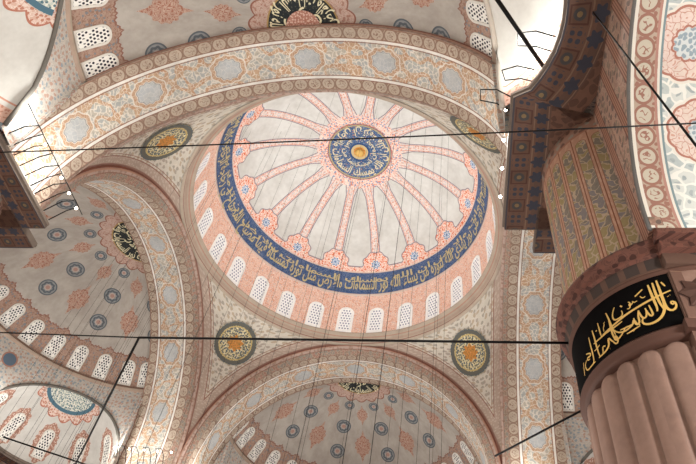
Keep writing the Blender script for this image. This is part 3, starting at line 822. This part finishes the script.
# gold strokes of the lettering: half width, then (azimuth, height) points on the panel
STROKES = [(0.055,[(-111.5,12.08),(-110.8,11.99),(-111.8,11.86),(-113.5,11.81),(-114.9,11.85),(-115.6,11.96),(-115.7,12.13),(-115.6,12.45),(-115.6,12.86)]),(0.04,[(-113.0,12.1),(-112.1,12.14),(-111.2,12.1),(-111.2,12.02),(-112.6,11.96),(-113.3,12.02),(-113.0,12.1)]),(0.05,[(-117.6,12.82),(-117.8,12.45),(-117.5,12.14),(-116.7,11.93)]),(0.05,[(-119.8,12.8),(-119.6,12.44),(-119.3,12.12),(-119.1,11.98),(-119.7,11.92)]),(0.055,[(-116.0,12.41),(-115.7,12.15),(-116.3,11.92),(-118.4,11.73),(-121.6,11.63),(-125.0,11.63),(-127.2,11.69),(-127.8,11.78),(-126.6,11.86)]),(0.04,[(-122.3,12.18),(-121.9,12.0),(-121.6,11.82),(-123.1,11.81),(-123.6,11.93),(-124.2,12.05),(-124.3,12.13)]),(0.04,[(-124.2,12.05),(-124.4,11.89),(-125.9,11.81),(-127.1,11.91),(-127.4,12.08),(-127.5,12.14)]),(0.04,[(-127.5,12.14),(-128.5,11.97),(-128.3,11.75),(-130.3,11.72),(-130.8,11.84),(-130.6,11.98)]),(0.05,[(-111.2,12.44),(-113.7,12.41),(-118.0,12.35),(-122.4,12.3),(-128.5,12.23),(-133.4,12.19),(-136.8,12.17)]),(0.035,[(-138.5,11.84),(-136.6,11.8),(-134.6,11.86),(-133.7,11.78),(-132.0,11.84),(-130.8,11.84)]),(0.03,[(-127.0,12.59),(-122.8,12.72)]),(0.022,[(-124.7,12.54),(-124.4,12.44),(-123.6,12.49),(-123.4,12.42),(-122.5,12.48)]),(0.022,[(-128.9,12.49),(-128.3,12.41),(-126.6,12.44)]),(0.03,[(-130.9,12.52),(-129.8,12.52),(-129.5,12.45),(-130.8,12.43),(-130.2,12.33),(-131.4,12.27),(-132.3,12.33)]),(0.035,[(-113.9,12.77),(-113.4,12.7),(-112.8,12.61)]),(0.045,[(-113.2,12.28),(-113.1,12.27)]),(0.045,[(-112.2,12.3),(-112.1,12.3)]),(0.04,[(-132.3,11.63),(-132.2,11.62)]),(0.05,[(-126.0,12.25),(-129.5,12.22),(-134.4,12.17),(-139.9,12.1),(-144.9,12.06),(-148.7,12.03)]),(0.04,[(-143.7,12.58),(-142.9,12.34),(-142.4,12.07),(-141.5,11.79)]),(0.035,[(-138.3,12.58),(-139.8,12.48),(-140.9,12.31),(-140.0,12.17),(-137.7,12.2),(-135.7,12.18),(-134.6,12.26),(-135.3,12.37)]),(0.035,[(-135.2,12.53),(-134.4,12.47)]),(0.03,[(-150.1,12.48),(-150.0,12.29),(-150.0,12.09)]),(0.02,[(-145.5,12.35),(-146.9,12.35),(-145.8,12.26),(-146.9,12.22)]),(0.04,[(-128.7,11.71),(-130.1,11.78),(-130.5,11.93),(-131.1,11.97),(-131.5,11.79),(-133.6,11.78),(-135.0,11.73),(-136.6,11.73),(-138.2,11.76),(-139.8,11.79),(-141.1,11.88),(-141.7,11.94)]),(0.03,[(-130.2,12.47),(-131.5,12.45),(-131.0,12.34),(-129.9,12.37),(-128.4,12.47)]),(0.035,[(-135.9,11.64),(-133.9,11.63),(-131.4,11.67),(-128.8,11.69)]),(0.045,[(-136.4,12.05),(-141.0,12.01),(-146.0,12.02),(-150.7,12.0),(-155.9,12.01)]),(0.045,[(-143.1,12.32),(-143.0,12.1),(-143.1,11.85),(-142.4,11.67)]),(0.03,[(-150.1,12.45),(-149.8,12.18),(-149.7,12.0)]),(0.02,[(-146.2,12.3),(-147.4,12.22),(-147.4,12.09)]),(0.045,[(-135.8,11.82),(-138.2,11.69),(-140.8,11.61),(-142.6,11.63),(-142.7,11.76),(-141.4,11.8),(-141.2,11.69),(-140.8,11.52),(-142.8,11.52),(-143.7,11.65)]),(0.045,[(-143.7,11.65),(-145.0,11.71),(-145.2,11.84),(-146.4,11.85),(-146.5,11.75),(-145.7,11.68),(-147.6,11.56),(-150.8,11.52),(-154.5,11.52)]),(0.045,[(-155.0,12.42),(-154.5,12.14),(-154.4,11.89),(-153.9,11.58),(-153.4,11.52)]),(0.035,[(-148.7,11.68),(-150.1,11.77),(-151.3,11.71),(-150.2,11.57),(-151.4,11.53)]),(0.04,[(-158.7,12.33),(-158.6,12.05),(-158.3,11.79),(-158.5,11.52),(-160.9,11.52)]),(0.03,[(-152.1,11.84),(-154.9,11.8),(-156.6,11.81)]),(0.04,[(-163.9,11.98),(-160.9,11.91),(-159.0,11.81),(-161.1,11.79),(-164.0,11.88),(-164.1,11.76),(-161.4,11.74)]),(0.035,[(-164.5,11.82),(-167.4,11.77),(-166.2,11.52),(-163.8,11.53)]),(0.035,[(-157.6,11.52),(-157.5,11.52),(-161.5,11.52),(-164.8,11.52)]),(0.03,[(-168.2,11.88),(-169.3,11.67),(-169.7,11.53)]),(0.045,[(-144.5,11.52),(-144.5,11.52)]),(0.045,[(-146.4,11.52),(-146.3,11.52)]),(0.04,[(-152.1,12.31),(-152.2,12.28)])]
def smooth_pts(q):
    q = np.array(q, float)
    if len(q) < 3: return q
    t = np.concatenate([[0], np.cumsum(np.hypot((q[1:, 0]-q[:-1, 0])*.049, q[1:, 1]-q[:-1, 1]))]); T = np.linspace(0, t[-1], max(6, int(t[-1]/.06)))
    out = []
    for k in (0, 1):
        y = np.interp(T, t, q[:, k]); y2 = y.copy()
        for _ in range(2): y2[1:-1] = (y2[:-2]+2*y2[1:-1]+y2[2:])/4
        out.append(y2)
    return np.stack(out, -1)
mb = MB()
for wd, q in STROKES:
    wd *= .62
    q = smooth_pts(q); k = len(mb.V); n = len(q)
    for i in range(n):
        a = q[max(i-1, 0)]; c = q[min(i+1, n-1)]; tx, tz = (c[0]-a[0])*.0499, c[1]-a[1]; Ln = math.hypot(tx, tz)+1e-6
        w_ = wd*(.55+.45*math.sin(PI*(i+.5)/n)) if n > 3 else wd
        for sg in (-1, 1):
            az = q[i][0]+sg*w_*(-tz/Ln)/.0499; z = q[i][1]+sg*w_*tx/Ln
            mb.V.append((PC+2.85*math.cos(az*R180), -PC+2.85*math.sin(az*R180), z)); mb.U.append((az, z))
        if i: mb.F.append([k+2*i-2, k+2*i-1, k+2*i+1, k+2*i])
mb.build('lettering', M_gold2, pn, smooth=False)
# abutment behind the pier with its own cornice
MB().box((13.85, -17.5, 0), (20.2, -16.0, 13.1)).build('abutment', mat('dim stone', color=H('#715346')), pier, smooth=False)
for nm, e, ey, z0, z1, m in (('abutment_collar', .1, .12, 11.14, 11.42, M_col), ('abutment_band', .05, .2, 13.12, 13.5, mat('dentil paint')), ('abutment_cornice', .1, .4, 13.5, 13.8, mat('carved leaf paint')), ('abutment_cap', .16, .6, 13.8, 14.1, mat('carved leaf paint'))):
    MB().box((13.85-e, -17.5-ey, z0), (20.2, -16.0, z1)).build(nm, m, pier, smooth=False)
P = np.array([[(x, -17.53, z) for x in (13.88, 14.4, 14.92)] for z in (11.5, 12.3, 13.05)])
U = np.array([[((x-14.4)*1.05, (z-12.27)*1.05) for x in (13.88, 14.4, 14.92)] for z in (11.5, 12.3, 13.05)])
gmk('star_panel', P, U, mat('star panel paint', f_star), pier, smooth=False)
V, F = [], []
n8 = 16
for i in range(n8):
    r = .58 if i % 2 == 0 else .4; a = 2*PI*i/n8; V.append((14.4+r*.9*math.cos(a), -17.56, 12.27+r*math.sin(a)))
V.append((14.4, -17.74, 12.27)); F = [(i, (i+1) % n8, n8) for i in range(n8)]
mk('star_rosette', V, F, mat('rosette stone', color=H('#573c32')), pier, [(0, 0)]*len(V), smooth=False)
copy_thing(pier, -PI/2, 'dark underside and drum of the near left pier at the left edge', skip=('abutment', 'abutment_collar', 'abutment_band', 'abutment_cornice', 'abutment_cap', 'star_panel', 'star_rosette', 'inscription_panel'))

# ================================================================== side vault
vlt = thing('side_vault', 'ivory painted barrel vault with blue scrolls and a coral medallion at upper right', 'vault', (17, -23.1, 14))
th = np.linspace(0, PI, 49); xs = np.linspace(13.6, 20.2, 12)
P = np.array([[(x, -23.1+5*math.cos(a), 14+5*math.sin(a)) for a in th] for x in xs]); U = np.array([[(5*a, x-13.6) for a in th] for x in xs])
gmk('vault_soffit', P, U, mat('vault paint', f_vault), vlt)
MB().tube([(13.57, -23.1+5.05*math.cos(a), 14+5.05*math.sin(a)) for a in th], .06, 6).build('vault_rim', mat('grey vault rim', color=H('#6f6a66')), vlt)
pf2 = [(15.1, -20.9)]
bm = mat('painted wall brown')
# wall over the vault opening
P, U = [], []
ys = -23.1+5*np.cos(th)
P = np.array([[(13.6, y, max(14+5*math.sin(a), 14)+(21.5-max(14+5*math.sin(a), 14))*t) for y, a in zip(ys, th)] for t in np.linspace(0, 1, 6)])
gmk('wall_right', P, np.array([[(P[i, j, 1], P[i, j, 2]) for j in range(49)] for i in range(6)]), bm, kind='structure', smooth=False)
MB().box((13.6, -18.12, 14.1), (13.9, -16.6, 21.5)).build('wall_right_return', bm, kind='structure', smooth=False)
MB().box((13.6, -31, 0), (13.9, -28.1, 21.5)).build('wall_right_end', bm, kind='structure', smooth=False)
MB().box((20.2, -31, 0), (20.5, -16, 21.5)).build('wall_side_bay', mat('plain plaster', color=H('#cfc4b6')), kind='structure', smooth=False)
MB().box((-13.9, -31, 0), (-13.6, -17.0, 21.5)).build('wall_left', bm, kind='structure', smooth=False)
MB().box((-31, -31.3, 0), (31, -31, 21.5)).build('wall_back', mat('plain plaster'), kind='structure', smooth=False)
for nm, k in (('wall_left_niches', 1), ('wall_right_niches', 3), ('wall_far_niches', 0)):
    pts = []
    for c in (30, 90, 150):
        cx, cy = EC*math.cos(c*R180), CY+EC*math.sin(c*R180)
        for rel in np.linspace(88, -88, 17): pts.append((cx+RE*math.cos(c*R180-rel*R180), cy+RE*math.sin(c*R180-rel*R180)))
    t_ = k*PI/2; pts = [(x*math.cos(t_)-y*math.sin(t_), x*math.sin(t_)+y*math.cos(t_)) for x, y in pts]
    P = np.array([[(x, y, z) for x, y in pts] for z in (0, 7, 14, 21.5)]); U = np.array([[(i*.9, z) for i in range(len(pts))] for z in (0, 7, 14, 21.5)])
    gmk(nm, P, U, mat('painted wall brown'), kind='structure', smooth=False)
P = np.array([[(x, y, 0) for x in np.linspace(-31, 31, 5)] for y in np.linspace(-31, 31, 5)]); gmk('floor', P, P[:, :, :2], mat('red carpet', f_carpet, rough=1), kind='structure')

# ================================================================== rods, wires, lamps
def rod(name, a, b_, r, label, cat='tie rod', group=None, n=8):
    a, b_ = np.array(a, float), np.array(b_, float); mid = (a+b_)/2
    o = MB().tube([a, b_], r, n).build(name, M_iron, loc=mid, smooth=True); o['label'] = label; o['category'] = cat
    if group: o['group'] = group
    return o
o = MB().tube([(13.62*t, -21.98-.14*t, 12.0-.22*(1-t*t)) for t in np.linspace(-1, 1, 9)], .017, 6).build('tie_rod', M_iron, loc=(0, -21.98, 11.8))
o['label'] = 'thin dark iron rod crossing the whole view just under the dome roundel'; o['category'] = 'tie rod'
rod('tie_rod', (-1.45, -14.0, 13.3), (12.1, -14.5, 13.3), .038, 'thick dark iron rod running to the pier cornice in front of the far arch')
rod('tie_rod', (-13.0, -13.95, 13.3), (-1.45, -14.0, 13.3), .022, 'thin dark iron rod running left from the knot of three rods')
rod('tie_rod', (-1.45, -14.0, 13.3), (-9.6, -2.55, 13.9), .04, 'thick slanting iron rod falling to the lower left from the knot of rods')
rod('tie_rod', (-10.2, -7.2, 13.3), (-6.6, -5.2, 13.3), .035, 'dark iron rod cutting across the lower left corner')
rod('tie_rod', (13.4, -12.0, 13.4), (10.15, -8.9, 13.0), .035, 'black iron rod slanting up to the right pier from the bottom of the far arch')
rod('tie_rod', (9.7, -21.9, 22.3), (12.25, -18.25, 22.3), .075, 'thick black rod in front of the bright small half dome')
rod('tie_rod', (13.08, -20.95, 21.5), (13.3, -21.56, 11.71), .025, 'dark rod slanting across the ivory painted side vault')
# brackets and lamps on the ledges
br_m = M_iron
def bracket(p, d, label, group):
    """U-shaped iron bracket standing on the ledge at p and reaching out along d"""
    t = np.array([-d[1], d[0], 0])*.28; d3 = np.array([d[0], d[1], 0]); p = np.array([p[0], p[1], 21.86])
    pts = [p-t, p-t+(0, 0, .75)+d3*.55, p-t*.8+(0, 0, .95)+d3*1.15, p+t*.8+(0, 0, .95)+d3*1.15, p+t+(0, 0, .75)+d3*.55, p+t]
    o = MB().tube(pts, .028, 5).build('lamp_bracket', M_iron, loc=p); o['label'] = label; o['category'] = 'bracket'; o['group'] = group
    return o
def lamp(p, label, group, r=.07):
    t = thing('light_bulb', label, 'lamp', p, group)
    MB().ball(p, r, 8).build('bulb', mat('glowing bulb', color=H('#fff6e6'), emit=(1, .9, .75, 1), strength=14), t)
    MB().tube([np.array(p)+(0, 0, r*.8), np.array(p)+(0, 0, r*2.2)], r*.5, 6).build('socket', M_iron, t)
for i, y in enumerate((-12.6, -13.6, -14.6, -15.7, -16.7)):
    bracket((-10.72, y), (1, 0), 'black hooped lamp bracket on the near left pier ledge', 'brackets on the near left ledge')
for i, y in enumerate((-12.4, -13.3, -14.2, -15.1, -16.0)):
    lamp((-9.65, y, 22.7), 'small glowing bulb hung beside the near left pier ledge', 'bulbs beside the near left ledge')
rod('lamp_cable', (-9.6, -11.9, 22.82), (-9.6, -18.0, 22.82), .02, 'thin cable carrying bulbs along the near left pier ledge', 'cable')
for i, (x, y, dx, dy) in enumerate(((10.85, -17.6, -1, 0), (11.55, -18.7, -.9, .3), (12.1, -19.8, -1, .1))):
    bracket((x, y), (dx, dy), 'black hooped lamp bracket on the near right pier ledge', 'brackets on the near right ledge')
for i, y in enumerate((-13.2, -14.6, -15.9, -17.2)):
    lamp((10.62, y, 22.3), 'small glowing bulb beside the near right pier ledge', 'bulbs beside the near right ledge')
for i, (x, y) in enumerate(((11.6, -19.6), (11.75, -20.6))):
    lamp((x, y, 22.6), 'small glowing bulb over the ledge of the bright small half dome', 'bulbs under the bright small half dome')
for i, x in enumerate((-12.6, -13.6, -14.6, -15.6)):
    bracket((x, 10.72), (0, -1), 'black hooped lamp bracket on the far left ledge', 'brackets on the far left ledge')
for i, x in enumerate((-11.8, -12.9, -14.0, -15.2, -16.4)):
    lamp((x, 10.1, 22.9), 'small glowing bulb above the far left ledge', 'bulbs above the far left ledge')
# chandelier wires : plan position, lower and upper end
def top_z(x, y):
    r = math.hypot(x, y)
    if r < 11.4: return float(np.interp(r, _r, _z))-.05
    if y > SQ: 
        q = 11.9**2-x*x-max(y-CY, 0)**2
        return ZC+math.sqrt(max(q, 1))-.05
    if x < -SQ:
        q = 11.9**2-y*y-max(-x-CY, 0)**2
        return ZC+math.sqrt(max(q, 1))-.05
    m_ = RP*RP-r*r; return ZC+math.sqrt(max(m_, 1))-.05
rnd = random.Random(11)
wires = [(-9, -8), (-7.5, -6.5), (-8.6, -4.4), (-6.2, -8.4), (-5.2, -6.1), (-6.6, -3.2), (-4.4, -3.8), (-3.6, -7.2), (-2.8, -5.0), (-2.0, -2.4), (-3.4, -.4), (-1.2, -6.8),
         (-.6, -4.3), (.6, -2.0), (1.2, -6.2), (2.0, -4.0), (2.8, -7.4), (3.4, -1.4), (4.2, -5.4), (5.0, -3.2), (5.6, -7.0), (6.4, -4.6), (7.0, -1.8), (7.8, -6.2), (8.2, -3.6),
         (.2, 1.6), (2.4, 2.6), (-2.2, 2.2), (5.2, 1.0), (-5.0, 1.4), (7.6, 2.0), (-7.4, -.8), (-14.2, -3.4), (-15.6, -1.2), (-16.8, .8), (-17.6, 2.6), (-14.8, 2.2), (-18.8, 4.4), (-15.4, 5.0), (-19.6, 1.6), (-17.0, 6.2), (-14.0, 6.8)]
for x, y in wires:
    z1 = top_z(x, y); z0 = 5.0
    side = x < -SQ
    rod('hanging_wire', (x, y, z0), (x, y, z1), .0072 if not side else .009, 'fine dark wire hanging straight down from the left half dome' if side else 'fine dark wire hanging straight down from the central dome', 'wire',
        'lamp wires under the left half dome' if side else 'lamp wires under the central dome', 4)

# ================================================================== light
def pt(loc, e, r=.25, c=(.97, .99, .95)):
    l = D.lights.new('lamp', 'POINT'); l.energy = e; l.shadow_soft_size = r; l.color = c
    o = D.objects.new('lamp_or_fill_light', l); COL.objects.link(o); o.location = loc; return o
def spot(loc, tgt, e, ang=90, r=.3, c=(.95, .99, .98)):
    l = D.lights.new('flood_or_fill', 'SPOT'); l.energy = e; l.shadow_soft_size = r; l.color = c; l.spot_size = ang*R180; l.spot_blend = .8
    o = D.objects.new('flood_or_fill_light', l); COL.objects.link(o); o.location = loc
    from mathutils import Vector
    o.rotation_euler = (Vector(tgt)-Vector(loc)).to_track_quat('-Z', 'Y').to_euler(); return o
for x in (-9, 0, 9):
    for y in (-10, 0, 10): pt((x, y, 5.0), 1150, .8)
for (x, y) in ((-16, 0), (16, 0), (0, 17), (0, -18), (9, -24)): pt((x, y, 5.0), 750, .8)
for sx, sy in ((-1, -1), (1, -1), (-1, 1), (1, 1)):
    spot((sx*10.4, sy*10.4, 24.0), (-sx*3, -sy*3, 46), 4300, 84)
for sx, sy in ((-1, -1), (1, -1), (-1, 1), (1, 1)):  # added fill spots that brighten the window zone low in the dome
    spot((sx*10.4, sy*10.4, 24.0), (-sx*8.5, -sy*8.5, 38.5), 2000, 75)
pt((-9.4, -14.2, 23.3), 330, .2); pt((-9.4, -17.5, 23.3), 300, .2)
pt((10.4, -15.6, 22.9), 550, .15); pt((11.0, -19.6, 22.9), 330, .15)
pt((-12.4, 9.4, 23.3), 220, .2); pt((-16.5, 9.9, 22.9), 400, .15)
pt((9.4, 12.6, 23.2), 250, .2); pt((13.0, 9.6, 23.2), 300, .2); pt((-9.6, 12.8, 23.2), 250, .15)
pt((17.2, -22.8, 9.0), 2000, .4, (.95, .99, 1))
for x, y in ((-8, 25.5), (8, 25.5), (-25.5, -6), (-25.0, 5), (25.5, 6), (25, -6), (0, -24.5), (-3.5, -24.5), (0, 29)): pt((x, y, 22.9), 680, .3)  # added fill points without bulbs, put in to brighten the half domes
w = D.worlds.new('World'); w.use_nodes = True; sc.world = w
w.node_tree.nodes['Background'].inputs[0].default_value = (.86, .88, .88, 1); w.node_tree.nodes['Background'].inputs[1].default_value = .2

# ================================================================== camera
cp = {'cx': 8.79015, 'cy': -27.8551, 'yaw': -0.28506, 'el': 0.87543, 'roll': 0.22512, 'f': 587.57938}
cd = D.cameras.new('camera'); cam = D.objects.new('camera', cd); COL.objects.link(cam); sc.camera = cam
cd.sensor_width = 36; cd.lens = 36*cp['f']/696; cd.clip_end = 300
from mathutils import Matrix, Vector
yaw, el, roll = cp['yaw'], cp['el'], cp['roll']
F_ = Vector((math.sin(yaw)*math.cos(el), math.cos(yaw)*math.cos(el), math.sin(el))); R_ = Vector((math.cos(yaw), -math.sin(yaw), 0)); U_ = R_.cross(F_)
R2 = R_*math.cos(roll)+U_*math.sin(roll); U2 = -R_*math.sin(roll)+U_*math.cos(roll)
M = Matrix((R2, U2, -F_)).transposed().to_4x4(); M.translation = Vector((cp['cx'], cp['cy'], 1.6)); cam.matrix_world = M
vs = sc.view_settings; vs.view_transform = 'Standard'; vs.look = 'None'; vs.exposure = 0.17; vs.gamma = 1; vs.use_curve_mapping = False
sc.cycles.use_denoising = True; sc.cycles.max_bounces = 5; sc.cycles.diffuse_bounces = 4
